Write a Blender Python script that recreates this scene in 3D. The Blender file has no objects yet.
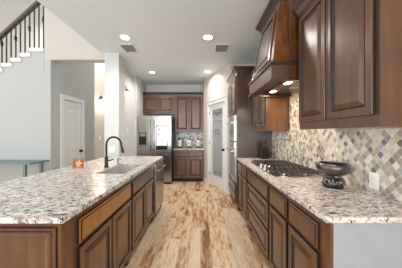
import bpy, bmesh, math, random
from mathutils import Matrix, Vector
random.seed(7)
PI = math.pi
C = bpy.context.scene.collection
scene = bpy.context.scene

# ------------------------------------------------------------ camera, world, lights, exposure
CAMH = 1.335
cd = bpy.data.cameras.new('camera'); cam = bpy.data.objects.new('camera', cd); C.objects.link(cam)
cam.location = (0, 0, CAMH); cam.rotation_euler = (PI/2, 0, 0)
cd.sensor_width = 36; cd.lens = 190/402*36
cd.shift_x = 0.5/402; cd.shift_y = -0.5/402
cd.clip_start = 0.05; cd.clip_end = 100
scene.camera = cam

scene.view_settings.view_transform = 'Standard'
scene.view_settings.look = 'None'
scene.view_settings.gamma = 1
scene.view_settings.use_curve_mapping = False
scene.view_settings.exposure = 0.45

w = bpy.data.worlds.new('daylight'); scene.world = w; w.use_nodes = True
w.node_tree.nodes['Background'].inputs[0].default_value = (0.90, 0.96, 1.0, 1)
w.node_tree.nodes['Background'].inputs[1].default_value = 0.85

def area(name, loc, rot, sx, sy, power, col=(1, 1, 1)):
    l = bpy.data.lights.new(name, 'AREA'); l.shape = 'RECTANGLE'; l.size = sx; l.size_y = sy
    l.energy = power; l.color = col
    o = bpy.data.objects.new(name, l); C.objects.link(o); o.location = loc; o.rotation_euler = rot
    return o
# unseen living-room windows, behind (tilted up as added ceiling fill) and left
area('window_fill_behind', (-0.6, -4.2, 1.5), (PI/2+.35, 0, 0), 5.0, 2.3, 130, (0.95, 0.98, 1.0))
area('window_light_side', (-6.5, 0.2, 2.2), (PI/2, 0, -PI/2), 5.0, 3.0, 50, (0.95, 0.98, 1.0))

area('fill_light_left_low', (-6.8, -1.5, 1.0), (PI/2+.5, 0, -PI/2), 4.0, 1.6, 45, (0.92, 0.97, 1.0))  # added low fill aimed upward to brighten the ceiling, no window known
area('fill_light_hall', (-3.6, 5.0, 4.6), (0, 0, 0), 1.4, 1.0, 60, (1.0, .97, .93))  # added overhead fill for the dark hall, unseen source
area('fill_light_right', (4.6, -1.6, 1.5), (PI/2, 0, PI/2*1.25), 3.5, 2.2, 50, (0.93, 0.97, 1.0))  # unseen added light, no nook known, for sheen on the wood sides

# ------------------------------------------------------------ materials
def lin(r, g, b):
    f = lambda v: (v/255/12.92) if v/255 <= .04045 else ((v/255+.055)/1.055)**2.4
    return (f(r), f(g), f(b), 1)

def newmat(name):
    m = bpy.data.materials.new(name); m.use_nodes = True
    nt = m.node_tree; return m, nt, nt.nodes['Principled BSDF']

def N(nt, typ, **kw):
    n = nt.nodes.new(typ)
    for k, v in kw.items():
        if k == 'op': n.operation = v
        else: setattr(n, k, v)
    return n

def math_n(nt, op, a, b=None, c=None):
    n = nt.nodes.new('ShaderNodeMath'); n.operation = op
    for i, v in enumerate((a, b, c)):
        if v is None: continue
        if isinstance(v, (int, float)): n.inputs[i].default_value = v
        else: nt.links.new(v, n.inputs[i])
    return n.outputs[0]

def ramp(nt, fac, stops, interp='LINEAR'):
    r = nt.nodes.new('ShaderNodeValToRGB'); r.color_ramp.interpolation = interp
    el = r.color_ramp.elements
    el[0].position, el[0].color = stops[0]
    el[1].position, el[1].color = stops[-1]
    for p, c in stops[1:-1]:
        e = el.new(p); e.color = c
    nt.links.new(fac, r.inputs[0]); return r.outputs[0]

def mixc(nt, fac, a, b, mode='MIX'):
    n = nt.nodes.new('ShaderNodeMix'); n.data_type = 'RGBA'; n.blend_type = mode
    for s, v in ((n.inputs[0], fac), (n.inputs[6], a), (n.inputs[7], b)):
        if isinstance(v, (int, float, tuple)): s.default_value = v
        else: nt.links.new(v, s)
    return n.outputs[2]

def coords(nt, scale=(1, 1, 1), rot=(0, 0, 0), which='Object'):
    t = nt.nodes.new('ShaderNodeTexCoord'); mp = nt.nodes.new('ShaderNodeMapping')
    mp.inputs['Scale'].default_value = scale; mp.inputs['Rotation'].default_value = rot
    nt.links.new(t.outputs[which], mp.inputs[0]); return mp.outputs[0]

def noise(nt, vec, scale, detail=3, rough=.5):
    n = nt.nodes.new('ShaderNodeTexNoise'); n.inputs['Scale'].default_value = scale
    n.inputs['Detail'].default_value = detail; n.inputs['Roughness'].default_value = rough
    nt.links.new(vec, n.inputs[0]); return n.outputs[0]

def plain(name, col, rough=.5, metal=0, coat=0, var=.06, scale=8, emis=None, es=0):
    m, nt, p = newmat(name)
    v = noise(nt, coords(nt), scale, 3)
    lo = tuple(c*(1-var) for c in col[:3])+(1,); hi = tuple(min(1, c*(1+var)) for c in col[:3])+(1,)
    nt.links.new(ramp(nt, v, [(.3, lo), (.7, hi)]), p.inputs['Base Color'])
    p.inputs['Roughness'].default_value = rough; p.inputs['Metallic'].default_value = metal
    p.inputs['Coat Weight'].default_value = coat; p.inputs['Coat Roughness'].default_value = .15
    if emis: p.inputs['Emission Color'].default_value = emis; p.inputs['Emission Strength'].default_value = es
    return m

def wood(name, dark, mid, light, rough=.36, coat=.9, stretch=(14, 14, 1.4)):
    m, nt, p = newmat(name)
    v = coords(nt, stretch)
    a = noise(nt, v, 1.6, 5, .6)
    b = noise(nt, coords(nt, (1, 1, 1)), 5, 3)
    col = ramp(nt, a, [(.25, dark), (.5, mid), (.78, light)])
    col = mixc(nt, .35, col, ramp(nt, b, [(.3, dark), (.7, light)]))
    nt.links.new(col, p.inputs['Base Color'])
    p.inputs['Roughness'].default_value = rough; p.inputs['Coat Weight'].default_value = coat
    p.inputs['Coat Roughness'].default_value = .28
    bu = nt.nodes.new('ShaderNodeBump'); bu.inputs['Strength'].default_value = .06; bu.inputs['Distance'].default_value = .002
    nt.links.new(a, bu.inputs['Height']); nt.links.new(bu.outputs[0], p.inputs['Normal'])
    return m

M = {}
M['wood'] = wood('stained_wood', lin(46, 26, 10), lin(86, 51, 23), lin(128, 80, 38))
M['wood_hood'] = wood('burled_canopy_wood', lin(60, 30, 10), lin(112, 62, 22), lin(150, 90, 38), stretch=(10, 10, 3))
M['wood_honey'] = wood('honey_toned_wood', lin(110, 66, 16), lin(156, 98, 28), lin(186, 126, 46))  # yellower, lighter tone than the main cabinet wood
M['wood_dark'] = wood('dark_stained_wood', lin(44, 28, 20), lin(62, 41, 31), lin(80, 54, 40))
M['etch'] = plain('etched_line_grey', lin(104, 106, 108), .5)
M['glaze_and_shade'] = plain('dark_glaze_and_gap_shade', lin(30, 16, 9), .5, coat=.1)  # real glazed grooves, plus painted shadow on the front edges
M['toe'] = plain('toe_kick_brown', lin(40, 24, 16), .6)
M['white_trim'] = plain('white_trim_paint', lin(232, 231, 227), .35, var=.01)
M['white'] = plain('white_plastic', lin(238, 238, 235), .35, var=.01)
M['wall'] = plain('greige_wall_paint', lin(188, 189, 185), .85, var=.015, scale=2)
M['wall_warm'] = plain('warm_beige_wall_paint', lin(208, 198, 187), .85, var=.015, scale=2)
M['ceil'] = plain('ceiling_paint', lin(230, 239, 245), .9, var=.01, scale=2)
M['wall_head'] = plain('header_wall_paint', lin(204, 196, 187), .85, var=.015, scale=2)
M['column'] = plain('column_white_paint', lin(214, 214, 212), .8, var=.01)
M['panel_glare'] = plain('panel_glare_grey', lin(160, 164, 171), .35, var=.04, coat=.2, scale=12)  # window glare on dark wood, put into the colour
M['black'] = plain('black_metal', lin(26, 25, 26), .35, var=.1)
M['iron'] = plain('cast_iron', lin(92, 78, 72), .3, metal=.6, var=.15, coat=.2)
M['blackglass'] = plain('black_oven_glass', lin(22, 20, 20), .05, coat=1)
M['bronze'] = plain('dark_bronze', lin(58, 50, 46), .3, metal=.8)
M['pewter'] = plain('aged_pewter', lin(108, 100, 100), .3, metal=.85, var=.3, scale=40)
M['blue'] = plain('blue_tape', lin(60, 80, 200), .6)
M['ss_grey'] = plain('fridge_side_grey', lin(52, 50, 50), .4)
M['ceramic'] = plain('white_ceramic', lin(232, 228, 222), .2, coat=.6, var=.02)
M['tan'] = plain('brown_wood_base', lin(120, 84, 56), .5, var=.15, scale=30)
M['shade'] = plain('glowing_glass_shade', (1, .9, .75, 1), .5, emis=(1, .88, .70, 1), es=1.6)
M['lens'] = plain('lamp_lens', (1, .95, .88, 1), .5, emis=(1, .94, .85, 1), es=9)
M['warm_lens'] = plain('warm_lamp_lens', (1, .9, .75, 1), .5, emis=(1, .86, .64, 1), es=10)
M['vent'] = plain('vent_grey', lin(225, 227, 229), .5)
M['vent_dark'] = plain('vent_shaft_dark', lin(165, 168, 172), .8)
M['slate'] = plain('slate_metal', lin(112, 124, 128), .35, metal=.3)

def stainless(name, col, rough=.26, vert=True):
    m, nt, p = newmat(name)
    v = coords(nt, (60, 60, .6) if vert else (3, .6, 60))
    a = noise(nt, v, 1.2, 4)
    nt.links.new(ramp(nt, a, [(.3, tuple(c*.82 for c in col[:3])+(1,)), (.7, col)]), p.inputs['Base Color'])
    p.inputs['Metallic'].default_value = 1; p.inputs['Roughness'].default_value = rough
    p.inputs['Anisotropic'].default_value = .5
    return m
M['ss'] = stainless('brushed_stainless', lin(186, 183, 178), .22)
M['satin'] = plain('satin_sink_steel', lin(205, 205, 203), .4, metal=.45, var=.02)
M['steel'] = plain('polished_steel', lin(200, 198, 195), .25, metal=1, var=.01)
M['ss_bright'] = stainless('bright_stainless', lin(225, 225, 224), .18)

def granite():
    m, nt, p = newmat('speckled_granite')
    v = coords(nt, (1, 1.35, 1), (0, 0, .5))
    warp = noise(nt, v, 9, 2)
    sv = nt.nodes.new('ShaderNodeVectorMath'); sv.operation = 'MULTIPLY_ADD'
    cmb = nt.nodes.new('ShaderNodeCombineXYZ'); nt.links.new(warp, cmb.inputs[0]); nt.links.new(warp, cmb.inputs[1])
    nt.links.new(cmb.outputs[0], sv.inputs[0]); sv.inputs[1].default_value = (.12, .12, .12); nt.links.new(v, sv.inputs[2])
    v2 = sv.outputs[0]
    base = ramp(nt, noise(nt, v2, 11, 4, .6), [(.3, lin(200, 186, 176)), (.5, lin(230, 222, 214)), (.7, lin(242, 239, 235))])
    tan = ramp(nt, noise(nt, v2, 6, 3), [(.52, (0, 0, 0, 1)), (.66, (1, 1, 1, 1))])
    base = mixc(nt, math_n(nt, 'MULTIPLY', tan, .3), base, lin(186, 156, 136))
    g = ramp(nt, noise(nt, v2, 34, 5, .62), [(.51, (0, 0, 0, 1)), (.57, (1, 1, 1, 1))])
    c = mixc(nt, math_n(nt, 'MULTIPLY', g, .85), base, lin(134, 112, 100))
    d = ramp(nt, noise(nt, v2, 27, 5, .66), [(.56, (0, 0, 0, 1)), (.59, (1, 1, 1, 1))])
    c = mixc(nt, d, c, lin(50, 38, 36))
    nt.links.new(c, p.inputs['Base Color'])
    p.inputs['Roughness'].default_value = .3; p.inputs['Coat Weight'].default_value = .2; p.inputs['Coat Roughness'].default_value = .2
    return m
M['granite'] = granite()

def floor_mat():
    m, nt, p = newmat('wood_plank_tile')
    t = nt.nodes.new('ShaderNodeTexCoord'); s = nt.nodes.new('ShaderNodeSeparateXYZ'); nt.links.new(t.outputs['Object'], s.inputs[0])
    W, L = .125, .85
    xr = math_n(nt, 'DIVIDE', s.outputs[0], W); row = math_n(nt, 'FLOOR', xr)
    wn = nt.nodes.new('ShaderNodeTexWhiteNoise'); wn.noise_dimensions = '1D'; nt.links.new(row, wn.inputs['W'])
    yr = math_n(nt, 'ADD', math_n(nt, 'DIVIDE', s.outputs[1], L), math_n(nt, 'MULTIPLY', wn.outputs[0], 5.0))
    col = math_n(nt, 'FLOOR', yr)
    cb = nt.nodes.new('ShaderNodeCombineXYZ'); nt.links.new(row, cb.inputs[0]); nt.links.new(col, cb.inputs[1])
    w2 = nt.nodes.new('ShaderNodeTexWhiteNoise'); w2.noise_dimensions = '2D'; nt.links.new(cb.outputs[0], w2.inputs[0])
    # grain shifted per plank
    off = nt.nodes.new('ShaderNodeVectorMath'); off.operation = 'MULTIPLY_ADD'
    nt.links.new(w2.outputs['Color'], off.inputs[0]); off.inputs[1].default_value = (9, 9, 9)
    mp = nt.nodes.new('ShaderNodeMapping'); mp.inputs['Scale'].default_value = (11, 2.2, 1); nt.links.new(t.outputs['Object'], mp.inputs[0])
    nt.links.new(mp.outputs[0], off.inputs[2])
    g = noise(nt, off.outputs[0], 1.5, 5, .62)
    tone = math_n(nt, 'ADD', math_n(nt, 'MULTIPLY', w2.outputs[0], .26), math_n(nt, 'MULTIPLY', g, 1.05))
    c = ramp(nt, tone, [(.38, lin(112, 76, 48)), (.47, lin(158, 112, 72)), (.56, lin(192, 154, 114)), (.67, lin(212, 186, 154)), (.95, lin(222, 206, 184))])
    g2 = noise(nt, off.outputs[0], 3.2, 6, .7)
    c = mixc(nt, ramp(nt, g2, [(.56, (0, 0, 0, 1)), (.72, (.75, .75, .75, 1))]), c, lin(136, 92, 60))
    fx = math_n(nt, 'FRACT', xr); fy = math_n(nt, 'FRACT', yr)
    ex = math_n(nt, 'MINIMUM', fx, math_n(nt, 'SUBTRACT', 1, fx)); ey = math_n(nt, 'MINIMUM', fy, math_n(nt, 'SUBTRACT', 1, fy))
    gr = math_n(nt, 'MAXIMUM', math_n(nt, 'LESS_THAN', ex, .018), math_n(nt, 'LESS_THAN', ey, .0028))
    c = mixc(nt, math_n(nt, 'MULTIPLY', gr, .6), c, lin(150, 120, 96))
    nt.links.new(c, p.inputs['Base Color']); p.inputs['Roughness'].default_value = .38
    return m
M['floor'] = floor_mat()

def mosaic(name, axis, tw, th, pal, grout):
    """diamond mosaic in the plane (axis, z)"""
    m, nt, p = newmat(name)
    t = nt.nodes.new('ShaderNodeTexCoord'); s = nt.nodes.new('ShaderNodeSeparateXYZ'); nt.links.new(t.outputs['Object'], s.inputs[0])
    a = math_n(nt, 'DIVIDE', s.outputs[axis], tw); b = math_n(nt, 'DIVIDE', s.outputs[2], th)
    u = math_n(nt, 'ADD', math_n(nt, 'ADD', a, b), 100); v = math_n(nt, 'ADD', math_n(nt, 'SUBTRACT', a, b), 100)
    cb = nt.nodes.new('ShaderNodeCombineXYZ'); nt.links.new(math_n(nt, 'FLOOR', u), cb.inputs[0]); nt.links.new(math_n(nt, 'FLOOR', v), cb.inputs[1])
    w2 = nt.nodes.new('ShaderNodeTexWhiteNoise'); w2.noise_dimensions = '2D'; nt.links.new(cb.outputs[0], w2.inputs[0])
    c = ramp(nt, w2.outputs[0], pal, 'CONSTANT')
    nz = noise(nt, coords(nt), 60, 3)
    c = mixc(nt, .3, c, ramp(nt, nz, [(.3, (.25, .22, .2, 1)), (.7, (.85, .83, .8, 1))]), 'SOFT_LIGHT')
    fu = math_n(nt, 'FRACT', u); fv = math_n(nt, 'FRACT', v)
    e = math_n(nt, 'MINIMUM', math_n(nt, 'MINIMUM', fu, math_n(nt, 'SUBTRACT', 1, fu)), math_n(nt, 'MINIMUM', fv, math_n(nt, 'SUBTRACT', 1, fv)))
    gr = math_n(nt, 'LESS_THAN', e, .045)
    c = mixc(nt, gr, c, grout)
    nt.links.new(c, p.inputs['Base Color'])
    p.inputs['Roughness'].default_value = .22; p.inputs['Coat Weight'].default_value = .3
    bu = nt.nodes.new('ShaderNodeBump'); bu.inputs['Strength'].default_value = .4; bu.inputs['Distance'].default_value = .003
    nt.links.new(math_n(nt, 'MINIMUM', e, .1), bu.inputs['Height']); nt.links.new(bu.outputs[0], p.inputs['Normal'])
    return m
PAL = [(0, lin(222, 216, 208)), (.24, lin(196, 186, 172)), (.42, lin(168, 160, 148)), (.56, lin(146, 142, 137)), (.70, lin(208, 202, 194)),
       (.84, lin(122, 112, 104)), (.89, lin(164, 165, 165)), (.95, lin(170, 165, 138)), (.985, lin(112, 116, 150))]
M['mosaic'] = mosaic('diamond_mosaic', 1, .052, .058, PAL, lin(206, 194, 176))
M['mosaic_back'] = mosaic('grey_white_mosaic', 0, .075, .075,
    [(0, lin(224, 220, 214)), (.35, lin(170, 162, 154)), (.55, lin(120, 112, 106)), (.72, lin(205, 198, 190)), (.9, lin(90, 82, 78))], lin(216, 210, 202))

def frosted():
    m, nt, p = newmat('frosted_glass')
    nt.links.new(ramp(nt, noise(nt, coords(nt), 30, 3), [(.3, lin(164, 169, 172)), (.7, lin(178, 182, 184))]), p.inputs['Base Color'])
    p.inputs['Roughness'].default_value = .3; p.inputs['Transmission Weight'].default_value = .08
    return m
M['frost'] = frosted()

def screen():
    m, nt, p = newmat('fridge_screen')
    c = ramp(nt, noise(nt, coords(nt), 6, 3), [(.3, lin(205, 212, 240)), (.7, lin(238, 240, 250))])
    nt.links.new(c, p.inputs['Base Color']); nt.links.new(c, p.inputs['Emission Color']); p.inputs['Emission Strength'].default_value = .45
    p.inputs['Roughness'].default_value = .1
    return m
M['screen'] = screen()
M['pic_red'] = plain('screen_picture_red', lin(200, 170, 195), .2, emis=lin(200, 170, 195), es=.3)
def orange_box():
    m, nt, p = newmat('orange_printed_card')
    c = ramp(nt, noise(nt, coords(nt), 14, 3), [(.3, lin(150, 62, 14)), (.55, lin(206, 108, 28)), (.7, lin(236, 160, 60))])
    nt.links.new(c, p.inputs['Base Color']); p.inputs['Roughness'].default_value = .35
    return m
M['orange'] = orange_box()

# ------------------------------------------------------------ mesh helpers
class B:
    def __init__(s): s.bm = bmesh.new()
    def face(s, pts, mi=0):
        f = s.bm.faces.new([s.bm.verts.new(p) for p in pts]); f.material_index = mi; return f
    def box(s, x0, x1, y0, y1, z0, z1, mi=0):
        v = [s.bm.verts.new((x, y, z)) for x in (x0, x1) for y in (y0, y1) for z in (z0, z1)]
        for q in ((0, 1, 3, 2), (4, 6, 7, 5), (0, 4, 5, 1), (2, 3, 7, 6), (0, 2, 6, 4), (1, 5, 7, 3)):
            f = s.bm.faces.new([v[i] for i in q]); f.material_index = mi
        return s
    def rings(s, loops, mis=None, cap0=True, cap1=True, closed=True):
        """bridge successive vertex loops of equal length"""
        prev = None; first = None
        for k, lp in enumerate(loops):
            cur = [s.bm.verts.new(p) for p in lp]
            if prev:
                n = len(cur)
                for i in range(n if closed else n-1):
                    j = (i+1) % n
                    f = s.bm.faces.new((prev[i], prev[j], cur[j], cur[i])); f.material_index = (mis[k-1] if mis else 0)
            else: first = cur
            prev = cur
        if cap0: s.bm.faces.new(first[::-1])
        if cap1: s.bm.faces.new(prev)
        return s
    def panel(s, c, prof, mis=None):
        """c: four corners (bl, br, tr, tl) seen from outside; prof: list of (inset, height)"""
        c = [Vector(p) for p in c]
        u = (c[1]-c[0]); v = (c[3]-c[0]); n = u.cross(v).normalized(); W = (u.length+(c[2]-c[3]).length)/2; H = (v.length+(c[2]-c[1]).length)/2
        def at(a, b): return c[0]*(1-a)*(1-b)+c[1]*a*(1-b)+c[2]*a*b+c[3]*(1-a)*b
        loops = []
        for ins, h in prof:
            a, b = ins/W, ins/H
            loops.append([at(a, b)+n*h, at(1-a, b)+n*h, at(1-a, 1-b)+n*h, at(a, 1-b)+n*h])
        return s.rings(loops, mis)
    def loft(s, lv):
        """lv: list of rectangles (x0,x1,y0,y1,z)"""
        return s.rings([[(a, c_, z), (b, c_, z), (b, d, z), (a, d, z)] for a, b, c_, d, z in lv])
    def cyl(s, c, r, h, axis='z', seg=20, r2=None):
        r2 = r if r2 is None else r2
        lp = []
        for rr, t in ((r, 0), (r2, h)):
            l = []
            for i in range(seg):
                a = 2*PI*i/seg; x, y = rr*math.cos(a), rr*math.sin(a)
                l.append({'z': (c[0]+x, c[1]+y, c[2]+t), 'y': (c[0]+y, c[1]+t, c[2]+x), 'x': (c[0]+t, c[1]+x, c[2]+y)}[axis])
            lp.append(l)
        return s.rings(lp)
    def lathe(s, prof, c=(0, 0, 0), seg=28):
        return s.rings([[(c[0]+max(r, .0004)*math.cos(2*PI*i/seg), c[1]+max(r, .0004)*math.sin(2*PI*i/seg), c[2]+z) for i in range(seg)] for r, z in prof])
    def tube(s, pts, r, seg=10):
        P = [Vector(p) for p in pts]; loops = []; ref = None
        for i, p in enumerate(P):
            t = ((P[i+1]-p) if i == 0 else (p-P[i-1]) if i == len(P)-1 else (P[i+1]-P[i-1])).normalized()
            if ref is None: ref = t.cross(Vector((0, 0, 1)) if abs(t.z) < .9 else Vector((1, 0, 0))).normalized()
            else: ref = (ref-t*ref.dot(t)).normalized()
            b = t.cross(ref); rr = r[i] if isinstance(r, (list, tuple)) else r
            loops.append([p+ref*rr*math.cos(2*PI*k/seg)+b*rr*math.sin(2*PI*k/seg) for k in range(seg)])
        return s.rings(loops)
    def torus(s, c, R, r, n=24, m=8, rot=None):
        vs = []
        for i in range(n):
            a = 2*PI*i/n; row = []
            for j in range(m):
                b = 2*PI*j/m
                p = Vector(((R+r*math.cos(b))*math.cos(a), (R+r*math.cos(b))*math.sin(a), r*math.sin(b)))
                if rot: p = rot @ p
                row.append(s.bm.verts.new(p+Vector(c)))
            vs.append(row)
        for i in range(n):
            for j in range(m):
                s.bm.faces.new((vs[i][j], vs[(i+1) % n][j], vs[(i+1) % n][(j+1) % m], vs[i][(j+1) % m]))
        return s
    def build(s, name, mat, parent=None, bevel=0, smooth=False, world=False, loc=None, label=None, kind=None):
        bmesh.ops.recalc_face_normals(s.bm, faces=s.bm.faces)
        if world and parent is not None:
            bmesh.ops.translate(s.bm, verts=s.bm.verts, vec=-Vector(parent.location))
        me = bpy.data.meshes.new(name); s.bm.to_mesh(me); s.bm.free()
        for mm in (mat if isinstance(mat, (list, tuple)) else [mat]): me.materials.append(M[mm])
        if smooth:
            for p in me.polygons: p.use_smooth = True
            if smooth != 'all': me.set_sharp_from_angle(angle=math.radians(40))
        o = bpy.data.objects.new(name, me); C.objects.link(o)
        if parent is not None: o.parent = parent
        if loc: o.location = loc
        if bevel:
            b = o.modifiers.new('bevel', 'BEVEL'); b.width = bevel; b.segments = 2; b.limit_method = 'ANGLE'
        if label: o['label'] = label
        if kind: o['kind'] = kind
        return o

def thing(name, label, cat, loc=(0, 0, 0), rz=0, group=None):
    o = bpy.data.objects.new(name, None); C.objects.link(o); o.location = loc; o.rotation_euler = (0, 0, rz)
    o.empty_display_size = .1
    o['label'] = label; o['category'] = cat
    if group: o['group'] = group
    return o
def tag(o, label, cat, group=None):
    o['label'] = label; o['category'] = cat
    if group: o['group'] = group
    return o
def struct_root(name, loc=(0, 0, 0), rz=0):
    o = bpy.data.objects.new(name, None); C.objects.link(o); o.location = loc; o.rotation_euler = (0, 0, rz); o['kind'] = 'structure'; return o
def dup(root, loc, rz=None, label=None, group=None):
    r = root.copy(); C.objects.link(r); r.location = loc
    if rz is not None: r.rotation_euler = (0, 0, rz)
    if label: r['label'] = label
    if group: r['group'] = group
    for ch in list(root.children):
        c = ch.copy(); C.objects.link(c); c.parent = r
        for g in list(ch.children):
            d = g.copy(); C.objects.link(d); d.parent = c
    return r
def S(name, mat, *boxes, bevel=0):
    b = B()
    for q in boxes: b.box(*q)
    return b.build(name, mat, kind='structure', bevel=bevel)

# ------------------------------------------------------------ setting
H = 2.84; XW = 1.24; YB = 5.85
S('floor', 'floor', (-9, 6, -6, 8.0, -.1, 0))
S('ceiling', 'ceil', (-1.85, 6, -6, 6.0, H, H+.35))
S('wall_right', 'wall_warm', (XW, XW+.12, .60, 6.0, 0, H))
M['wall_far'] = plain('wall_paint_lightened', lin(226, 230, 231), .85, var=.01, scale=2)  # wall colour lightened in place of light missing above the cabinets
S('wall_back', 'wall_far', (-1.80, 1.24, YB, YB+.12, 0, H))
# pantry corner: short return, diagonal wall with door, oven-side return
P0 = Vector((.085, 5.30)); P1 = Vector((.625, 4.13)); U = (P1-P0).normalized(); L = (P1-P0).length
ANG = math.atan2(U.y, U.x)
S('wall_pantry_side', 'wall_warm', (.085, .185, 5.30, YB, 0, H))
S('wall_oven_side', 'wall_warm', (.66, XW, 4.13, 4.23, 0, H))
T0, T1, DT = .338, 1.110, 2.06
wp = struct_root('wall_pantry', (P0.x, P0.y, 0), ANG)
b = B(); b.box(0, T0-.02, 0, .1, 0, H); b.box(T1+.02, L+.04, 0, .1, 0, H); b.box(T0-.02, T1+.02, 0, .1, DT+.02, H)
b.build('wall_surface', 'wall_warm', wp)
d1 = struct_root('door_1', (P0.x, P0.y, 0), ANG)
GA, GB, GZ0, GZ1 = .462, .986, .27, 1.95
b = B(); b.box(T0, GA, .02, .055, .01, DT); b.box(GB, T1, .02, .055, .01, DT); b.box(GA, GB, .02, .055, .01, GZ0); b.box(GA, GB, .02, .055, GZ1, DT)
b.build('door_leaf', 'white_trim', d1, bevel=.003)
b = B(); b.box(GA, GB, .032, .042, GZ0, GZ1); b.build('glass_panel', 'frost', d1, label='frosted glass panel with etched scrolls')
b = B()
for x0, x1, z0, z1 in ((GA, GB, GZ0-.0, GZ0+.012), (GA, GB, GZ1-.012, GZ1), (GA, GA+.012, GZ0, GZ1), (GB-.012, GB, GZ0, GZ1)): b.box(x0, x1, .016, .03, z0, z1)
b.build('glazing_bead', 'white_trim', d1)
# etched ornaments standing on the glass
b = B(); cx = (GA+GB)/2
def spiral(cx, cz, r, sgn, turns=1.3, a0=0):
    return [(cx+sgn*r*(1-.75*k/22)*math.cos(a0+2*PI*turns*k/22), .030, cz+r*(1-.75*k/22)*math.sin(a0+2*PI*turns*k/22)) for k in range(23)]
for sg in (-1, 1):
    b.tube(spiral(cx+sg*.15, GZ1-.10, .06, sg), .009, 6)
    b.tube(spiral(cx+sg*.06, GZ1-.13, .045, -sg), .008, 6)
    b.tube([(cx+sg*.21, .030, GZ1-.05), (cx+sg*.215, .030, GZ1-.16), (cx+sg*.19, .030, GZ1-.22)], .008, 6)
    b.tube(spiral(cx+sg*.12, GZ0+.11, .055, sg, a0=PI), .006, 6)
b.tube([(cx, .030, GZ1-.05), (cx, .030, GZ1-.2)], .009, 6)
b.build('scroll_etching', 'etch', d1)
b = B()
b.tube([(cx+.13*math.cos(a), .030, 1.36+.07*math.sin(a)) for a in [PI*(.12+.76*k/12) for k in range(13)]], .011, 6)
b.tube([(cx-.08, .030, 1.34), (cx-.02, .030, 1.37), (cx+.05, .030, 1.33)], .008, 6)
b.tube([(cx+.05, .030, 1.36), (cx+.10, .030, 1.30)], .008, 6)
b.build('emblem_etching', 'etch', d1)
b = B(); b.tube([(GA+.03, .030, 1.64), (GB-.03, .030, 1.64)], .004, 6); b.build('etched_line', 'etch', d1)
b = B(); b.cyl((T1-.065, -.035, .96), .027, .055, 'y'); b.cyl((T1-.065, .005, .96), .033, .012, 'y'); b.build('door_knob', 'bronze', d1, smooth=True)
for z in (.25, 1.05, 1.82):
    b = B(); b.cyl((T0-.004, .012, z), .009, .09, 'z', 10); b.build('hinge', 'bronze', d1)
b = B(); b.box(T0-.115, T0-.01, -.018, .0, 0, DT+.02); b.box(T1+.01, T1+.115, -.018, .0, 0, DT+.02); b.box(T0-.115, T1+.115, -.02, .0, DT+.02, DT+.10)
b.box(T0-.125, T1+.125, -.03, .0, DT+.10, DT+.115)
b.box(T0-.02, T0, 0, .055, 0, DT+.02); b.box(T1, T1+.02, 0, .055, 0, DT+.02); b.box(T0-.02, T1+.02, 0, .055, DT+.001, DT+.02)
b.build('trim_1', 'white_trim', kind='structure', bevel=.003).matrix_world = d1.matrix_basis
bb = B(); bb.box(0.0, T0-.12, -.014, 0, 0, .12); bb.box(T1+.12, L, -.014, 0, 0, .12)
bb.build('baseboard_pantry', 'white_trim', kind='structure').matrix_world = d1.matrix_basis

# left: wall beside the refrigerator, column, living-room wall with the wide opening
S('wall_partition', 'column', (-1.84, -1.72, 3.84, YB, 0, H))
S('wall_fridge_return', 'column', (-1.72, -1.665, 4.92, YB, 0, H))
S('wall_column', 'column', (-1.794, -1.528, 3.55, 3.84, 0, H))
S('trim_2', 'white_trim', (-1.806, -1.516, 3.538, 3.55, 0, .13), (-1.528, -1.516, 3.55, 3.84, 0, .13))
S('wall_header', 'wall_head', (-2.80, -1.794, 3.55, 3.72, 2.715, 5.6), (-2.92, -2.801, 3.55, 3.70, 2.7151, 5.6), (-1.86, -1.5, 3.56, 3.72, H+.351, 5.6))
S('wall_left', 'wall', (-9, -2.80, 3.55, 3.70, 0, 2.45), (-2.92, -2.80, 3.55, 3.70, 2.45, 2.715))
# hall side wall with its door
HX = -2.80
S('wall_hall_side', 'wall', (HX-.12, HX, 3.70, 3.88, 0, 5.6), (HX-.12, HX, 4.48, 5.02, 0, 5.6), (HX-.12, HX, 3.88, 4.48, 2.04, 5.6))
S('wall_hall_back', 'wall_warm', (-6, -1.84, 6.2, 6.3, 0, 5.6))
S('wall_stair_back', 'wall_head', (-9, -4.2, 5.6, 5.7, 2.3, 5.6))
S('ceiling_hall', 'ceil', (-9, -1.86, 3.3, 6.3, 5.6, 5.7))
d2 = struct_root('door_2', (HX, 3.88, 0), PI/2)     # local x runs away from camera, local -y faces the kitchen side
b = B(); Wd = .60
b.box(.005, Wd-.005, .024, .045, .01, 2.03)
b.box(.005, .09, .010, .024, .01, 2.03); b.box(Wd-.09, Wd-.005, .010, .024, .01, 2.03)
for z0, z1 in ((.01, .16), (.66, .76), (.96, 1.06), (1.90, 2.03)): b.box(.09, Wd-.09, .010, .024, z0, z1)
for z0, z1 in ((.16, .66), (.76, .96), (1.06, 1.90)):
    b.panel([(.10, .024, z0+.01), (Wd-.10, .024, z0+.01), (Wd-.10, .024, z1-.01), (.10, .024, z1-.01)], [(0, 0), (0, .001), (.03, .009), (.035, .009)])
b.build('door_leaf', 'white_trim', d2)
b = B(); b.cyl((Wd-.05, -.05, .93), .026, .04, 'y'); b.cyl((Wd-.05, -.012, .93), .012, .03, 'y'); b.cyl((Wd-.05, .0, .93), .03, .012, 'y'); b.build('door_knob', 'bronze', d2, smooth=True)
b = B(); b.box(-.09, .0, -.02, 0, 0, 2.04); b.box(Wd, Wd+.09, -.02, 0, 0, 2.04); b.box(-.09, Wd+.09, -.02, 0, 2.04, 2.13)
b.build('trim_3', 'white_trim', kind='structure', bevel=.003).matrix_world = d2.matrix_basis
S('baseboard_hall', 'white_trim', (HX, HX+.014, 4.58, 5.02, 0, .12))
S('baseboard_left', 'white_trim', (-9, HX, 3.536, 3.55, 0, .12))

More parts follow.
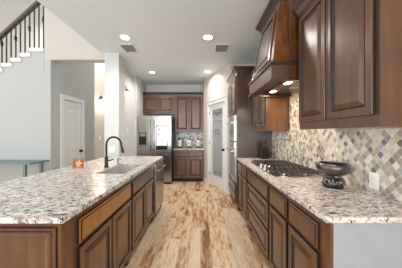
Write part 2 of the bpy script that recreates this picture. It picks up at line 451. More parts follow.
# stepped knee wall of the staircase, white caps, railing
X = lambda px, Y: (px-200.5)*Y/190
Z = lambda py, Y: CAMH-(py-133.5)*Y/190
YS = 3.55
b = B(); caps = []
step = 9.6
xs = 44.0; top = 48.2
edges = []
px1 = 44.0
for k in range(9):
    px0 = 31.2-9.3*k if k == 0 else 31.2-9.3*k
    zt = Z(top+5.0*k, YS)
    b.box(X(px0, YS), X(px1, YS)-.0005, YS, YS+.15, 2.45, zt-.07)
    edges.append((X(px0, YS), X(px1, YS), zt)); px1 = px0
b.box(-9, X(px1, YS)-.0005, YS, YS+.15, 2.45, 2.52)
b.build('wall_stair', 'wall', kind='structure')
for k, (xa, xb, zt) in enumerate(edges):
    B().box(xa-.02, xb-.001, YS-.025, YS+.17, zt-.07, zt).build('trim_%d' % (k+4), 'white_trim', kind='structure', bevel=.004)
rail = thing('stair_railing', 'dark wood handrail on black iron balusters above the stepped white stair caps', 'railing', (X(31, YS), YS+.07, 2.9))
ra = lambda px: Z(5.5-(px-31.0)*.91, YS)
b = B()
pa, pb = X(-24, YS), X(46, YS); za, zb = ra(-24), ra(46)
b.rings([[(xx, YS+.07-.032, zz), (xx, YS+.07+.032, zz), (xx, YS+.07+.036, zz+.05), (xx, YS+.07+.022, zz+.085), (xx, YS+.07-.022, zz+.085), (xx, YS+.07-.036, zz+.05)] for xx, zz in ((pa, za), (pb, zb))])
b.build('handrail', 'wood_dark', rail, world=True, smooth=True)
for k in range(12):
    px = 40.5-4.72*k; xx = X(px, YS)
    zb_ = [e[2] for e in edges if e[0]-.001 <= xx <= e[1]+.001]
    if not zb_: continue
    zb_ = zb_[0]; zt = ra(px)+.01
    b = B(); b.box(xx-.008, xx+.008, YS+.062, YS+.078, zb_, zt)
    b.build('baluster', 'black', rail, world=True)
    if k % 3 == 0:
        zk = zb_+(.50 if k else .58)
        q = B()
        for (rr, z) in ((0, 0),): q.lathe([(.008, zk-.06), (.026, zk-.03), (.014, zk-.012), (.03, zk), (.014, zk+.012), (.026, zk+.03), (.008, zk+.06)], (xx, YS+.07, 0), 12)
        q.build('baluster_knuckle', 'black', rail, world=True, smooth=True)

# ------------------------------------------------------------ cabinets
DOOR = [(0, 0), (0, .018), (.005, .022), (.012, .022), (.014, .019), (.044, .020), (.050, .011), (.056, .010), (.058, .014), (.084, .023), (.087, .019), (.092, .019)]
DMI = [1, 0, 0, 1, 0, 1, 1, 0, 0, 1, 0]  # outer edge dark as painted gap shadow, grooves really glazed
SLAB = [(0, 0), (0, .012), (.010, .017), (.016, .021), (.02, .021)]
SMI = [1, 0, 1, 0]  # drawer edge dark as painted shadow of the surrounding gap
def fr(x0, x1, z0, z1, y=0): return [(x0, y, z0), (x1, y, z0), (x1, y, z1), (x0, y, z1)]
def door(par, x0, x1, z0, z1, mat, name='door', prof=DOOR, mis=DMI):
    return B().panel(fr(x0, x1, z0, z1), prof, mis).build(name, [mat, 'glaze_and_shade'], par)
def base_cab(loc, rz, w_, depth, label, fronts, mat='wood', drawer_mat=None, group='base cabinets', toe=True, zt=.885, side_mat=None, endpost=0):
    t = thing('base_cabinet', label, 'cabinet', loc, rz, group)
    b = B(); b.box(.0005, .02, .02, depth, .0, zt-.001); b.box(w_-.02, w_-.0005, .02, depth, .0, zt-.001); b.box(.02, w_-.02, depth-.012, depth, .1, zt-.001); b.box(.02, w_-.02, .02, depth-.012, .1, .118)
    b.build('carcass', side_mat or 'wood_dark', t)
    B().box(.0005, w_-.0005, 0, .0195, .1, zt-.001).build('face_frame', mat, t)
    B().box(.021, w_-.021, .06, .075, 0, .099).build('toe_kick', 'toe', t)
    for kind, x0, x1, z0, z1 in fronts:
        if kind == 'door': door(t, x0, x1, z0, z1, mat)
        elif kind == 'drawer': door(t, x0, x1, z0, z1, drawer_mat or mat, 'drawer', SLAB, SMI)
        elif kind == 'pdrawer': door(t, x0, x1, z0, z1, mat, 'drawer')
    return t
def crown(par, x0, x1, d, z0, z1, pr, mat, left=True, right=True, name='crown_moulding'):
    lv = []
    for f, g in ((0, 0), (.12, .02), (.16, .16), (.34, .22), (.62, .5), (.80, .84), (.84, 1.0), (1.0, 1.0)):
        lv.append((x0-(pr*g+.004 if left else -.001), x1+(pr*g+.004 if right else -.001), -pr*g-.004, d, z0+(z1-z0)*f))
    return B().loft(lv).build(name, mat, par)

# right run (front faces -X). local x grows toward the camera, origin at its far end
XR = .66
def rbase(y0, y1, label, fr_, **k): return base_cab((XR, y1, 0), -PI/2, y1-y0, XW-XR-.001, label, fr_, **k)
rbase(.982, 1.405, 'brown base cabinet at the near end of the cooktop counter', [('drawer', .02, .355, .69, .835), ('door', .02, .355, .125, .67)])
t = rbase(1.406, 1.790, 'narrow brown base cabinet between cooktop drawers and near end cabinet', [('drawer', .02, .364, .69, .835), ('door', .02, .364, .125, .67)])
rbase(1.791, 2.625, 'wide three-drawer base cabinet under the gas cooktop', [('drawer', .02, .814, .69, .835), ('pdrawer', .02, .814, .415, .67), ('pdrawer', .02, .814, .125, .395)])
rbase(2.626, 3.279, 'two-door base cabinet beside the tall oven cabinet', [('drawer', .02, .315, .69, .835), ('drawer', .338, .633, .69, .835), ('door', .02, .315, .125, .67), ('door', .338, .633, .125, .67)])
# end panel closing the near end, window glare painted in as pale grey
B().box(XR+.012, XW-.001, .960, .981, 0, .884).build('end_panel', 'panel_glare')
tag(bpy.data.objects['end_panel'], 'wood panel coloured pale grey as window glare, closing the near end of the right-hand counter', 'panel')
B().box(XR-.004, XR+.011, .960, .981, 0, .884).build('corner_post', 'wood')
tag(bpy.data.objects['corner_post'], 'brown wood corner strip beside the glare-coloured end panel', 'trim')
tag(B().box(.63, XW-.0005, .95, 3.279, .885, .915).build('countertop', 'granite', bevel=.004), 'speckled granite countertop carrying the gas cooktop', 'countertop')
# tape
tag(B().box(XR-.003, XR-.0002, 1.50, 1.53, .848, .868).build('masking_tape', 'blue'), 'tiny blue tape piece under the granite edge of the cooktop counter', 'tape')

# backsplash
b = B(); b.box(XW-.009, XW-.0005, .955, 1.75, .916, 1.369); b.box(XW-.009, XW-.0005, 1.75, 2.63, .916, 1.83); b.box(XW-.009, XW-.0005, 2.63, 3.279, .916, 1.369)
tag(b.build('backsplash', 'mosaic'), 'cream, grey and brown diamond mosaic backsplash behind the cooktop', 'backsplash')
ot = thing('wall_outlet', 'white outlet plate on the mosaic backsplash above granite counter', 'outlet', (XW-.0095, 1.345, 1.0), -PI/2)
B().box(-.036, .036, -.006, 0, -.057, .057).build('plate', 'white', ot, bevel=.002)
for z in (-.022, .022): B().box(-.015, .015, -.009, -.006, z-.014, z+.014).build('socket', 'white_trim', ot)

# tall oven cabinet
t = thing('oven_cabinet', 'tall dark brown cabinet holding microwave and wall oven', 'cabinet', (.622, 4.12, 0), -PI/2)
Wt = .839; Dt = XW-.622-.001
b = B(); b.box(.0, .02, .02, Dt, 0, 2.38); b.box(.02, Wt-.02, Dt-.02, Dt, 0, 2.38); b.box(.02, Wt-.02, .02, Dt-.02, 2.36, 2.38)
b.box(.02, Wt-.02, .02, Dt-.02, .47, .49); b.box(.02, Wt-.02, .02, Dt-.02, 1.66, 1.68); b.box(.02, Wt-.02, .02, Dt-.02, 1.19, 1.20)
b.build('carcass', 'wood_dark', t)
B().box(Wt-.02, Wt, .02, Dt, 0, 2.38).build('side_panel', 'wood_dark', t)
b = B(); b.box(0, .045, 0, .0195, 0.1, 2.38); b.box(Wt-.045, Wt, 0, .0195, .1, 2.38); b.box(.045, Wt-.045, 0, .0195, 1.665, 2.38); b.box(.045, Wt-.045, 0, .0195, .1, .485)
b.box(.045, Wt-.045, 0, .0195, 1.185, 1.20)
b.build('face_frame', 'wood', t)
B().box(0.0, Wt-.021, .06, .075, 0, .099).build('toe_kick', 'toe', t)
for x0, x1 in ((.025, Wt/2-.006), (Wt/2+.006, Wt-.025)): door(t, x0, x1, 1.70, 2.34, 'wood')
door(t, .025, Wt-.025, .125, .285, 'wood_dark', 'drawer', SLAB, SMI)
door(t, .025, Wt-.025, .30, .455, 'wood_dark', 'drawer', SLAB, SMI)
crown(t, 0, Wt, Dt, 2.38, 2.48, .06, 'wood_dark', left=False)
def appliance(name, label, cat, z0, z1, oven):
    a = thing(name, label, cat, (.622, 4.12, z0), -PI/2)
    h = z1-z0; x0, x1 = .046, Wt-.046
    B().box(x0+.01, x1-.01, -.001, .50, .012, h-.012).build('housing', 'ss_grey', a)
    b = B(); b.box(x0, x1, -.03, -.001, h-.115 if oven else h-.08, h-.003); b.build('control_panel', 'ss_bright', a, bevel=.002)
    B().box(x0+.18, x1-.18, -.032, -.03, h-.09 if oven else h-.065, h-.03 if oven else h-.02).build('display', 'blackglass', a)
    zt = h-.118 if oven else h-.083
    B().panel(fr(x0, x1, .003, zt, -.001), [(0, 0), (0, .026), (.003, .03), (.055, .03), (.06, .026)]).build('oven_door' if oven else 'microwave_door', 'ss_bright', a)
    B().box(x0+.062, x1-.062, -.031, -.0265, .062, zt-.075).build('glass', 'blackglass', a)
    q = B(); q.tube([(x0+.05, -.07, zt-.045), (x1-.05, -.07, zt-.045)], .012); q.box(x0+.07, x0+.085, -.07, -.03, zt-.052, zt-.038); q.box(x1-.085, x1-.07, -.07, -.03, zt-.052, zt-.038)
    q.build('handle', 'steel', a, smooth=True)
    return a
appliance('microwave', 'built-in stainless microwave above the wall oven', 'microwave', 1.201, 1.66, False)
appliance('wall_oven', 'built-in stainless wall oven with black glass door below the microwave', 'oven', .491, 1.184, True)

# upper cabinets, right wall
XU = .91
def upper_r(y0, y1, label, n, zt=2.40, pr=.05, lr=(True, True)):
    t = thing('upper_cabinet', label, 'cabinet', (XU, y1, 1.37), -PI/2, 'wall cabinets')
    w_ = y1-y0; D = XW-XU-.001; h = zt-1.37
    mat = 'wood'
    b = B(); b.box(.0, w_, .02, D, .028, h); b.build('carcass', mat, t)
    B().box(0, w_, 0, .0195, 0, h).build('face_frame', mat, t)
    q = B(); q.box(0.001, w_-.001, .0195, .035, 0, .0275); q.box(w_-.02, w_-.001, .035, D-.012, 0, .0275); q.build('light_rail', mat, t)
    st = .022; gap = .012; dw = (w_-2*st-(n-1)*gap)/n
    for i in range(n): door(t, st+i*(dw+gap), st+i*(dw+gap)+dw, .065, h-.03, mat)
    crown(t, 0, w_, D, h, h+.11, pr, 'wood_dark', *lr)
    return t
upper_r(.962, 1.745, 'large two-door wall cabinet above the near end of the counter', 2)
upper_r(2.645, 3.279, 'small two-door wall cabinet between the range hood and oven cabinet', 2, zt=2.26, lr=(False, False))

# range hood
hd = thing('range_hood', 'brown wooden chimney range hood above the gas cooktop', 'hood', (.95, 2.2, 1.84))
y0, y1 = 1.80, 2.61
# band: four boards + inner soffit
b = B(); xf = .672
b.box(xf, xf+.02, y0, y1, 1.855, 2.015); b.box(xf+.02, XW-.001, y0, y0+.02, 1.855, 2.015); b.box(xf+.02, XW-.001, y1-.02, y1, 1.855, 2.015)
b.build('skirt_band', 'wood', hd, world=True)
b = B(); b.loft([(xf-.003, XW-.001, y0-.003, y1+.003, 1.986), (xf-.018, XW-.001, y0-.018, y1+.018, 2.0), (xf-.018, XW-.001, y0-.018, y1+.018, 2.012), (xf-.002, XW-.001, y0-.002, y1+.002, 2.026)])
b.build('ledge_moulding', 'wood_dark', hd, world=True)
b = B()
b.box(xf-.014, xf+.03, y0-.014, y1+.014, 1.838, 1.856); b.box(xf+.03, XW-.001, y0-.014, y0+.03, 1.838, 1.856); b.box(xf+.03, XW-.001, y1-.03, y1+.014, 1.838, 1.856)
b.build('bottom_moulding', 'wood_dark', hd, world=True)
B().box(xf+.021, XW-.002, y0+.021, y1-.021, 1.90, 1.915).build('soffit', 'wood', hd, world=True)
# canopy
def can(t):  # t 0..1
    z = 2.026+t*(2.69-2.026); s_ = .12*(t**.75)
    return (.690+.12*t, .858, y0+.012+s_, y1-.012-s_, z)
b = B(); b.loft([can(k/8) for k in range(9)]); b.build('canopy', 'wood_hood', hd, world=True)
def canf(t, fy):
    a = can(t); return (a[0], a[2]+(a[3]-a[2])*fy, a[4])
B().panel([canf(.06, .9), canf(.06, .1), canf(.9, .12), canf(.9, .88)], [(0, -.005), (0, .014), (.014, .016), (.045, .016), (.05, .004), (.062, .004), (.085, .014), (.09, .014)], [0, 0, 0, 1, 1, 0, 0]).build('canopy_panel', ['wood', 'glaze_and_shade'], hd, world=True)
B().box(.859, XW-.001, y0, y1, 2.027, 2.70).build('chimney', 'wood', hd, world=True)
b = B()
for a_ in ((0, 0), (.12, .02), (.16, .16), (.34, .25), (.62, .5), (.80, .84), (.84, 1.0), (1.0, 1.0)):
    pass
lv = [(.855-.085*g, XW-.001, y0-.004-.06*g, y1+.004+.06*g, 2.695+.12*f) for f, g in ((0, 0), (.12, .1), (.16, .25), (.34, .3), (.62, .6), (.80, .9), (.84, 1.0), (1.0, 1.0))]
b.loft(lv); b.build('crown_moulding', 'wood_dark', hd, world=True)
# insert
b = B(); b.box(.87, 1.19, y0+.15, y1-.12, 1.866, 1.899); ins = b.build('insert', 'ss_bright', hd, world=True)
for yy in (2.0, 2.41):
    l_ = B().box(.895, .945, yy-.05, yy+.05, 1.863, 1.8655).build('lamp_lens', 'warm_lens', hd, world=True)
for ya, yb in ((1.93, 2.20), (2.215, 2.48)):
    q = B()
    for k in range(9):
        q.box(.96+k*.024, .972+k*.024, ya+.05, yb-.02, 1.861, 1.8655)
    q.build('baffle_filter', 'ss', hd, world=True)
for yy in (2.0, 2.41):
    l = bpy.data.lights.new('hood_lamp', 'AREA'); l.size = .10; l.energy = 2.6; l.color = (1, .80, .56)
    o = bpy.data.objects.new('hood_lamp', l); C.objects.link(o); o.location = (.92, yy, 1.860)

# under-cabinet light strips
for nm, yy, lab in (('a', 1.45, 'slim warm light bar under the large near wall cabinet'), ('b', 2.93, 'slim warm light bar under the small wall cabinet')):
    ln = .5 if nm == 'a' else .45
    u = thing('light_bar', lab, 'light', (.98, yy, 1.385))
    B().box(-.02, .02, -ln/2, ln/2, 0, .0125).build('housing', 'white', u)
    B().box(-.015, .015, -ln/2+.01, ln/2-.01, -.003, 0).build('diffuser', 'warm_lens', u)

# ------------------------------------------------------------ cooktop
ck = thing('gas_cooktop', 'stainless gas cooktop with black iron grates set on the granite', 'cooktop', (.95, 2.235, .9155))
B().panel([(-.245, -.445, 0), (.245, -.445, 0), (.245, .445, 0), (-.245, .445, 0)], [(0, 0), (0, .010), (.004, .014), (.02, .014), (.03, .008)]).build('tray', 'ss_bright', ck)
for cxx, cyy, rr in ((-.10, -.29, .04), (.12, -.29, .033), (.02, 0, .055), (-.10, .29, .033), (.12, .29, .04)):
    bu_ = B().cyl((cxx, cyy, .008), rr, .012).build('burner', 'ss', ck, smooth=True)
    B().cyl((cxx, cyy, .020), rr*.8, .008).build('burner_cap', 'iron', bu_, smooth=True)
for gy in (-.29, 0, .29):
    q = B(); xa = -.235 if gy else -.14; xb = .235; ya, yb = gy-.138, gy+.138; zt0, zt1 = .034, .046
    for (x0, x1, yy0, yy1) in ((xa, xb, ya, ya+.012), (xa, xb, yb-.012, yb), (xa, xa+.012, ya, yb), (xb-.012, xb, ya, yb)): q.box(x0, x1, yy0, yy1, zt0, zt1)
    n = 9 if gy else 7
    for k in range(1, n):
        xx = xa+(xb-xa)*k/n; q.box(xx-.005, xx+.005, ya+.01, gy-.03, zt0, zt1+.003); q.box(xx-.005, xx+.005, gy+.03, yb-.01, zt0, zt1+.003)
    q.box(xa, xb, gy-.033, gy-.023, zt0, zt1); q.box(xa, xb, gy+.023, gy+.033, zt0, zt1)
    for xx in (xa, xb-.012):
        for yy in (ya, yb-.012): q.box(xx, xx+.012, yy, yy+.012, .008, zt0)
    q.build('grate', 'iron', ck)
for k in range(5):
    kb = B(); yy = -.13+k*.065+.0; xx = -.195 if k % 2 == 0 else -.17
    kb.lathe([(.027, .008), (.027, .015), (.023, .017), (.022, .046), (.018, .05)], (xx, yy, 0), 18)
    kb.build('knob', 'ss_bright', ck, smooth=True)

# bowl on its stand
bw = thing('pedestal_bowl', 'round pewter bowl on an openwork metal foot beside the cooktop', 'bowl', (1.045, 1.50, .9155))
outer = [(r_*.82, z_) for r_, z_ in [(.03, .088), (.07, .092), (.11, .107), (.135, .135), (.140, .158), (.134, .178), (.120, .188), (.112, .186), (.124, .172), (.127, .155), (.118, .13), (.09, .11), (.04, .102), (0, .1)]]
b = B(); b.lathe(outer, seg=36); b.build('bowl', 'pewter', bw, smooth='all')
b = B(); b.lathe([(.0, 0), (.072, 0), (.074, .006), (.06, .012), (.02, .016), (0, .016)], seg=28); b.build('base', 'pewter', bw, smooth=True)
for k in range(5):
    a = 2*PI*k/5+.3; q = B()
    pts = [(rr*math.cos(a+tw), rr*math.sin(a+tw), z) for rr, z, tw in ((.055, .012, 0), (.075, .032, .15), (.055, .054, .3), (.024, .056, .5), (.034, .07, .7), (.06, .092, .9))]
    q.tube(pts, [.009, .010, .009, .008, .009, .008], 8); q.torus((.055*math.cos(a+.6), .055*math.sin(a+.6), .045), .022, .006, 14, 6, Matrix.Rotation(a, 3, 'Z') @ Matrix.Rotation(PI/2, 3, 'X'))
    q.build('scroll_arm', 'pewter', bw, smooth='all')

# knife block
kn = thing('knife_block', 'black knife block with steel-tipped handles in the corner by the oven cabinet', 'knife block', (1.06, 3.17, .9155))
b = B(); b.rings([[(-.055, -.06, 0), (.055, -.06, 0), (.055, .06, 0), (-.055, .06, 0)], [(-.055, -.085, .15), (.055, -.085, .15), (.055, .03, .22), (-.055, .03, .22)]])
b.build('block', 'black', kn, bevel=.004)
for i in range(3):
    for j in range(2):
        x_ = -.035+.035*i; y_ = -.06+j*.055; z_ = .165+j*.035
        h_ = B(); h_.tube([(x_, y_, z_-.01), (x_, y_-.035, z_+.10-(.02*i if j == 0 else 0))], [.011, .012], 8); hh = h_.build('knife_handle', 'pewter', kn, smooth=True)
        e_ = B(); e_.tube([(x_, y_-.035, z_+.10-(.02*i if j == 0 else 0)), (x_, y_-.038, z_+.108-(.02*i if j == 0 else 0))], .0105, 8); e_.build('end_cap', 'ss', hh)

# ------------------------------------------------------------ island
XI = -.718; XL = -1.60
def ibase(y0, y1, label, fr_, **k): return base_cab((XI, y0, 0), PI/2, y1-y0, XI-XL, label, fr_, group='island cabinets', **k)
ibase(1.0, 1.935, 'island cabinet nearest the camera with honey brown drawer over two doors', [('drawer', .105, .920, .69, .835), ('door', .105, .505, .125, .67), ('door', .520, .920, .125, .67)], drawer_mat='wood_honey')
ibase(1.936, 2.850, 'island sink cabinet with false drawer over two doors', [('drawer', .02, .890, .69, .835), ('door', .02, .449, .125, .67), ('door', .461, .890, .125, .67)])
# end panel with applied raised panels facing the camera
ep = thing('island_end_panel', 'brown raised panel closing the near end of the granite island', 'panel', (XL, .978, 0))
wE = XI-XL
B().box(0, wE, 0, .0215, 0, .884).build('backing_board', 'wood', ep)
PP = [(0, 0), (0, .010), (.004, .016), (.012, .016), (.018, .006), (.022, .005), (.030, .014), (.040, .014), (.062, .002)]
for xa, xb in ((.035, .425), (.450, .862)):
    B().panel(fr(xa, xb, .12, .855), PP, [1, 0, 0, 0, 1, 0, 0, 0]).build('raised_panel', ['wood', 'glaze_and_shade'], ep)
bk = B(); bk.box(XL-.02, XL-.001, .978, 3.49, 0, .884); tag(bk.build('island_back_panel', 'wood'), 'plain wood panel along the seating side of the island', 'panel')
bk = B(); bk.box(XL, XI, 3.475, 3.49, 0, .884); tag(bk.build('island_far_panel', 'wood_dark'), 'wood panel at the far end of the island beside the dishwasher', 'panel')

# island worktop with sink hole
SX0, SX1, SY0, SY1 = -1.11, -.79, 1.98, 2.62
b = B(); X0, X1, Y0, Y1 = -1.70, -.686, .945, 3.50
def ringf(z):
    return [(X0, Y0, z), (X1, Y0, z), (X1, Y1, z), (X0, Y1, z)], [(SX0, SY0, z), (SX1, SY0, z), (SX1, SY1, z), (SX0, SY1, z)]
ot_, it_ = ringf(.915); ob_, ib_ = ringf(.885)
vo, vi, wo, wi = [[b.bm.verts.new(p) for p in q] for q in (ot_, it_, ob_, ib_)]
for i in range(4):
    j = (i+1) % 4
    for q in ((vo[i], vo[j], vi[j], vi[i]), (wo[j], wo[i], wi[i], wi[j]), (vo[j], vo[i], wo[i], wo[j]), (vi[i], vi[j], wi[j], wi[i])): b.bm.faces.new(q)
tag(b.build('island_countertop', 'granite', bevel=.004), 'speckled granite countertop of the island with undermount sink', 'countertop')
# sink
sk = thing('sink', 'stainless undermount sink set in the island countertop', 'sink', ((SX0+SX1)/2, (SY0+SY1)/2, .70))
def lp(i, z): return [(SX0+i, SY0+i, z), (SX1-i, SY0+i, z), (SX1-i, SY1-i, z), (SX0+i, SY1-i, z)]
B().rings([lp(-.012, .8845), lp(-.012, .70), lp(.02, .695), lp(.02, .7), lp(.004, .72), lp(.001, .8845), ], cap0=False, cap1=False).build('basin_shell', 'satin', sk, world=True)
B().box(SX0+.02, SX1-.02, SY0+.02, SY1-.02, .70, .703).build('basin_floor', 'satin', sk, world=True)
B().cyl(((SX0+SX1)/2, 2.3, .7032), .045, .003).build('drain', 'satin', sk, world=True, smooth=True)
# faucet
fc = thing('kitchen_faucet', 'dark bronze gooseneck faucet standing behind the island sink', 'faucet', (-1.17, 2.36, .9155))
B().lathe([(.03, 0), (.03, .006), (.024, .012), (.02, .05), (.02, .13), (.017, .135)], seg=20).build('base', 'bronze', fc, smooth=True)
pts = [(0, 0, .12), (0, 0, .28)]+[(.095-.095*math.cos(a), -.012*(a/PI), .28+.095*math.sin(a)) for a in [PI*k/14 for k in range(1, 14)]]+[(.195, -.012, .25)]
B().tube(pts, .0125, 12).build('spout', 'bronze', fc, smooth=True)
B().tube([(.195, -.012, .255), (.202, -.012, .235), (.212, -.012, .18)], [.0135, .017, .019], 12).build('spray_head', 'bronze', fc, smooth=True)
B().tube([(.018, -.01, .085), (.06, -.02, .09), (.10, -.03, .105)], [.012, .008, .007], 10).build('lever', 'bronze', fc, smooth=True)
# soap dispenser
sp = thing('soap_dispenser', 'small steel soap dispenser beside the sink faucet', 'dispenser', (-1.13, 2.60, .9155))
B().lathe([(.02, 0), (.02, .006), (.011, .01), (.011, .06), (.016, .064), (.016, .08)], seg=16).build('body', 'ss', sp, smooth=True)
B().tube([(0, 0, .072), (.04, -.01, .076), (.055, -.012, .066)], .006, 8).build('nozzle', 'ss', sp, smooth=True)
# orange box
ob = thing('orange_box', 'small orange printed box with white motif on the island', 'box', (-1.50, 2.33, .9155), .12)
B().box(-.05, .05, -.03, .03, 0, .104).build('card_body', 'orange', ob, bevel=.002)
q = B()
for a_, r_ in ((.2, .04), (1.1, .034), (2.2, .03), (3.4, .028), (4.6, .036), (5.4, .03)):
    q.face([(.012, -.0305, .055), (.012+r_*math.cos(a_-.3), -.0305, .058+r_*math.sin(a_-.3)), (.012+1.1*r_*math.cos(a_+.1), -.0305, .058+1.1*r_*math.sin(a_+.1))])
q.build('white_motif', 'white', ob)
B().box(-.051, .051, -.031, .031, .098, .115).build('lid', 'wood_honey', ob)

# dishwasher
dw = thing('dishwasher', 'stainless dishwasher at the far end of the island', 'dishwasher', (XI, 2.853, 0), PI/2)
B().box(.004, .612, .0, .57, .02, .875).build('tub', 'ss_grey', dw)
B().box(.006, .610, -.045, -.001, .115, .79).build('door_panel', 'ss', dw, bevel=.004)
B().box(.006, .610, -.045, -.001, .795, .873).build('control_strip', 'ss_bright', dw, bevel=.003)
q = B(); q.tube([(.04, -.085, .765), (.576, -.085, .765)], .012); q.cyl((.07, -.085, .765), .008, .042, 'y'); q.cyl((.546, -.085, .765), .008, .042, 'y'); q.build('handle', 'steel', dw, smooth=True)
B().box(.01, .606, .03, .045, .0, .11).build('toe_kick', 'toe', dw)

# ------------------------------------------------------------ refrigerator
rf = thing('refrigerator', 'stainless french-door refrigerator with touch screen and water dispenser', 'refrigerator', (-1.655, 4.97, 0))
FW = .895
B().box(.004, FW-.004, .05, .86, .03, 1.79).build('cabinet', 'ss_grey', rf)
B().box(.02, FW-.02, .08, .80, .0, .03).build('base_grille', 'black', rf)
sx = .385
for x0, x1 in ((0, sx), (sx+.006, FW)):
    dd = B().box(x0, x1, 0, .049, .80, 1.805).build('door', 'ss', rf, bevel=.006)
for x0, x1 in ((0, sx), (sx+.006, FW)):
    B().box(x0, x1, 0, .049, .06, .79).build('lower_door', 'ss', rf, bevel=.006)
for xx in (sx-.045, sx+.05):
    q = B(); q.tube([(xx, -.045, .87), (xx, -.05, .95), (xx, -.05, 1.62), (xx, -.045, 1.70)], .013); q.box(xx-.008, xx+.008, -.045, 0, .88, .91); q.box(xx-.008, xx+.008, -.045, 0, 1.66, 1.69); q.build('handle', 'steel', rf, smooth=True)
    q = B(); q.tube([(xx, -.045, .20), (xx, -.045, .70)], .013); q.box(xx-.008, xx+.008, -.045, 0, .24, .26); q.box(xx-.008, xx+.008, -.045, 0, .64, .66); q.build('handle', 'steel', rf, smooth=True)
dp = B().panel(fr(.05, .235, 1.0, 1.36, -.001), [(0, 0), (0, .004), (.012, .004), (.018, -.02)]).build('water_dispenser', 'black', rf)
B().box(.07, .215, -.007, -.0045, 1.26, 1.34).build('display', 'ss', dp)
B().box(.06, .225, -.012, -.004, 1.01, 1.04).build('drip_tray', 'ss', dp)
sc_ = B().box(sx+.11, sx+.41, -.008, -.0005, .915, 1.56).build('touch_screen', 'blackglass', rf)
B().box(sx+.125, sx+.395, -.010, -.0085, 1.02, 1.54).build('lit_display', 'screen', sc_)
q = B(); q.cyl((sx+.19, -.0125, 1.44), .045, .0015, 'y'); q.box(sx+.15, sx+.21, -.0125, -.0105, 1.27, 1.36); q.build('picture', 'pic_red', sc_)

# ------------------------------------------------------------ back wall cabinets
YU = 5.50
def upper_b(x0, x1, z0, label, n, left, right, yf=YU):
    t = thing('upper_cabinet', label, 'cabinet', (x0, yf, z0), 0, 'wall cabinets')
    w_ = x1-x0; D = YB-yf-.001; h = 2.43-z0
    B().box(0, w_, .02, D, 0, h).build('carcass', 'wood', t)
    B().box(0, w_, 0, .0195, -.0, h).build('face_frame', 'wood', t)
    st = .03; gap = .02; dw_ = (w_-2*st-(n-1)*gap)/n
    for i in range(n): door(t, st+i*(dw_+gap), st+i*(dw_+gap)+dw_, .045, h-.03, 'wood')
    crown(t, 0, w_, D, h, h+.09, .06, 'wood_dark', left=left, right=right)
    return t
upper_b(-1.66, -.752, 1.90, 'short two-door wall cabinet above the refrigerator', 2, False, False)
upper_b(-.750, .083, 1.37, 'tall two-door wall cabinet above the three canisters', 2, False, False)
t = base_cab((-.745, 5.24, 0), 0, .825, YB-5.24-.001, 'small two-door base cabinet between refrigerator and pantry door',
    [('drawer', .02, .400, .69, .835), ('drawer', .425, .805, .69, .835), ('door', .02, .400, .125, .67), ('door', .425, .805, .125, .67)], mat='wood')
tag(B().box(-.752, .083, 5.21, YB-.001, .885, .915).build('countertop', 'granite', bevel=.003), 'short granite countertop between refrigerator and pantry, under the canisters', 'countertop')
tag(B().box(-.75, .084, YB-.009, YB-.0005, .916, 1.369).build('backsplash', 'mosaic_back'), 'grey and white mosaic backsplash behind the three canisters', 'backsplash')
first = None
for px, lab in ((179.7, 'leftmost of the three white canisters, nearest the refrigerator'), (189.3, 'middle one of the three white canisters on the far counter'), (198.3, 'rightmost of the three white canisters, nearest the pantry door')):
    lc = (X(px, 5.42), 5.42, .9155)
    if first is None:
        first = thing('canister', lab, 'canister', lc, 0, 'canisters on the far counter')
        B().lathe([(.060, 0), (.066, .008), (.066, .055), (.060, .06), (0, .06)], seg=24).build('base', 'tan', first, smooth=True)
        B().lathe([(.0, .0605), (.064, .0605), (.068, .075), (.068, .19), (.058, .225), (.045, .235), (0, .235)], seg=24).build('body', 'ceramic', first, smooth=True)
        B().lathe([(.045, .236), (.047, .25), (.02, .258), (.008, .268), (.016, .285), (.013, .30), (.004, .325), (0, .327)], seg=18).build('lid', 'pewter', first, smooth=True)
        q = B(); q.torus((0, -.066, .14), .026, .0045, 18, 6, Matrix.Rotation(PI/2, 3, 'X')); q.build('round_mark', 'pewter', first)
    else: dup(first, lc, label=lab)

# ------------------------------------------------------------ ceiling fixtures
first = None
for (px, py, lab) in ((125, 37, 'nearer left recessed ceiling light, beside the left vent'), (208, 37, 'nearer right recessed ceiling light, beside the right vent'),
                      (152, 72, 'farther left recessed ceiling light, toward the refrigerator'), (207.3, 71.5, 'farther right recessed ceiling light, toward the pantry door')):
    Yc = (H-CAMH)*190/(133.5-py); lc = (X(px, Yc), Yc, H)
    if first is None:
        first = thing('recessed_light', lab, 'ceiling light', lc, 0, 'recessed ceiling lights')
        B().lathe([(.066, -.0005), (.092, -.0005), (.090, -.008), (.070, -.012), (.066, -.004)], seg=28).build('trim_ring', 'white_trim', first, smooth=True)
        B().lathe([(0, -.001), (.0655, -.001), (.0655, -.006), (0, -.006)], seg=24).build('lens', 'lens', first)
    else: dup(first, lc, label=lab)
    l = bpy.data.lights.new('downlight', 'AREA'); l.shape = 'DISK'; l.size = .13; l.energy = 8; l.color = (1, .97, .94); l.spread = math.radians(150)
    o = bpy.data.objects.new('downlight', l); C.objects.link(o); o.location = (lc[0], lc[1], H-.02)
first = None
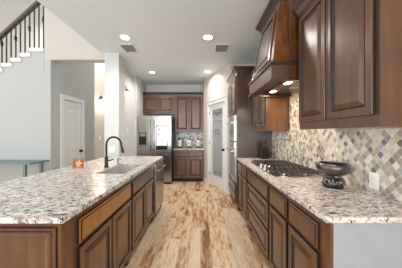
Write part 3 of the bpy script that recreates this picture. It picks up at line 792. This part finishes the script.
for xa, lab in ((-1.255, 'left air vent in the ceiling, beside the nearer left recessed light'), (.375, 'right air vent in the ceiling, beside the nearer right recessed light')):
    lc = (xa, 3.35, H)
    if first is None:
        first = thing('ceiling_vent', lab, 'vent', lc, 0, 'ceiling air vents')
        q = B(); w2, l2 = .125, .165
        for bx in ((-w2, w2, -l2, -l2+.022), (-w2, w2, l2-.022, l2), (-w2, -w2+.022, -l2, l2), (w2-.022, w2, -l2, l2)): q.box(*bx, -.012, -.0005)
        q.build('frame', 'white_trim', first)
        B().box(-w2+.02, w2-.02, -l2+.02, l2-.02, -.003, -.0005).build('shaft', 'vent_dark', first)
        for k in range(9):
            yy = -l2+.035+k*.0325; sl = B(); sl.rings([[(-w2+.022, yy, -.010), (w2-.022, yy, -.010), (w2-.022, yy+.002, -.0095), (-w2+.022, yy+.002, -.0095)], [(-w2+.022, yy+.013, -.0035), (w2-.022, yy+.013, -.0035), (w2-.022, yy+.015, -.003), (-w2+.022, yy+.015, -.003)]])
            sl.build('louvre', 'vent', first)
    else: dup(first, lc, label=lab)

# ------------------------------------------------------------ left side odds
ct = thing('console_table', 'slate grey metal console table against the left wall behind the island', 'table', (-3.4, 3.3, 0))
B().box(-.65, .615, -.20, .20, .825, .85).build('tabletop', 'slate', ct, bevel=.003)
for xx in (-.60, .50):
    for yy in (-.16, .16): B().box(xx-.02, xx+.02, yy-.02, yy+.02, 0, .8249).build('leg', 'slate', ct)
B().box(-.58, .48, -.015, .015, .18, .21).build('stretcher', 'slate', ct)

def plate(name, label, loc, rz, w_=.036, n=1):
    p_ = thing(name, label, 'switch', loc, rz)
    B().box(-w_, w_, -.006, 0, -.057, .057).build('plate', 'white', p_, bevel=.002)
    for i in range(n):
        xx = 0 if n == 1 else -.022+.044*i
        B().box(xx-.012, xx+.012, -.010, -.006, -.025, .025).build('rocker', 'white_trim', p_)
plate('light_switch', 'white switch plate on the white wall left of the refrigerator', (-1.7195, 4.47, Z(130, 4.47)), PI/2)
plate('light_switch', 'white double switch plate low on the white column', (X(111.8, 3.55), 3.5495, Z(149.5, 3.55)), 0, .06, 2)
plate('light_switch', 'white switch plate on the warm hall wall left of the column', (X(100, 6.2), 6.1995, 1.19), 0)

def sconce(loc, rz, label, e, rod=.12):
    s_ = thing('wall_sconce', label, 'lamp', loc, rz)
    B().cyl((0, -.02, 0), .04, .0195, 'y').build('backplate', 'bronze', s_, smooth=True)
    B().tube([(0, -.01, 0), (0, -.05, .03), (0, -.10, .03), (0, -.115, 0), (0, -.115, -.03)], .007, 8).build('arm', 'bronze', s_, smooth=True)
    B().lathe([(.0, -.03), (.02, -.035), (.06, -.075), (.062, -.08), (0, -.08)], (0, -.115, 0), 20).build('cap', 'bronze', s_, smooth=True)
    B().lathe([(0, -.081), (.032, -.081), (.042, -.11), (.036, -.145), (0, -.155)], (0, -.115, 0), 20).build('glass_shade', 'shade', s_, smooth=True)
    l = bpy.data.lights.new('sconce_lamp', 'POINT'); l.energy = e; l.color = (1, .82, .62); l.shadow_soft_size = .05
    o = bpy.data.objects.new('sconce_lamp', l); C.objects.link(o); o.parent = s_; o.location = (0, -.115, -.21)
sconce((X(101.5, 6.2), 6.1995, Z(97.5, 6.2)), 0, 'bronze wall lamp glowing on the warm hall wall left of the column', 8)
sconce((-1.7195, 4.12, 2.33), PI/2, 'small bronze wall lamp right of the column beside the refrigerator', 1.5)
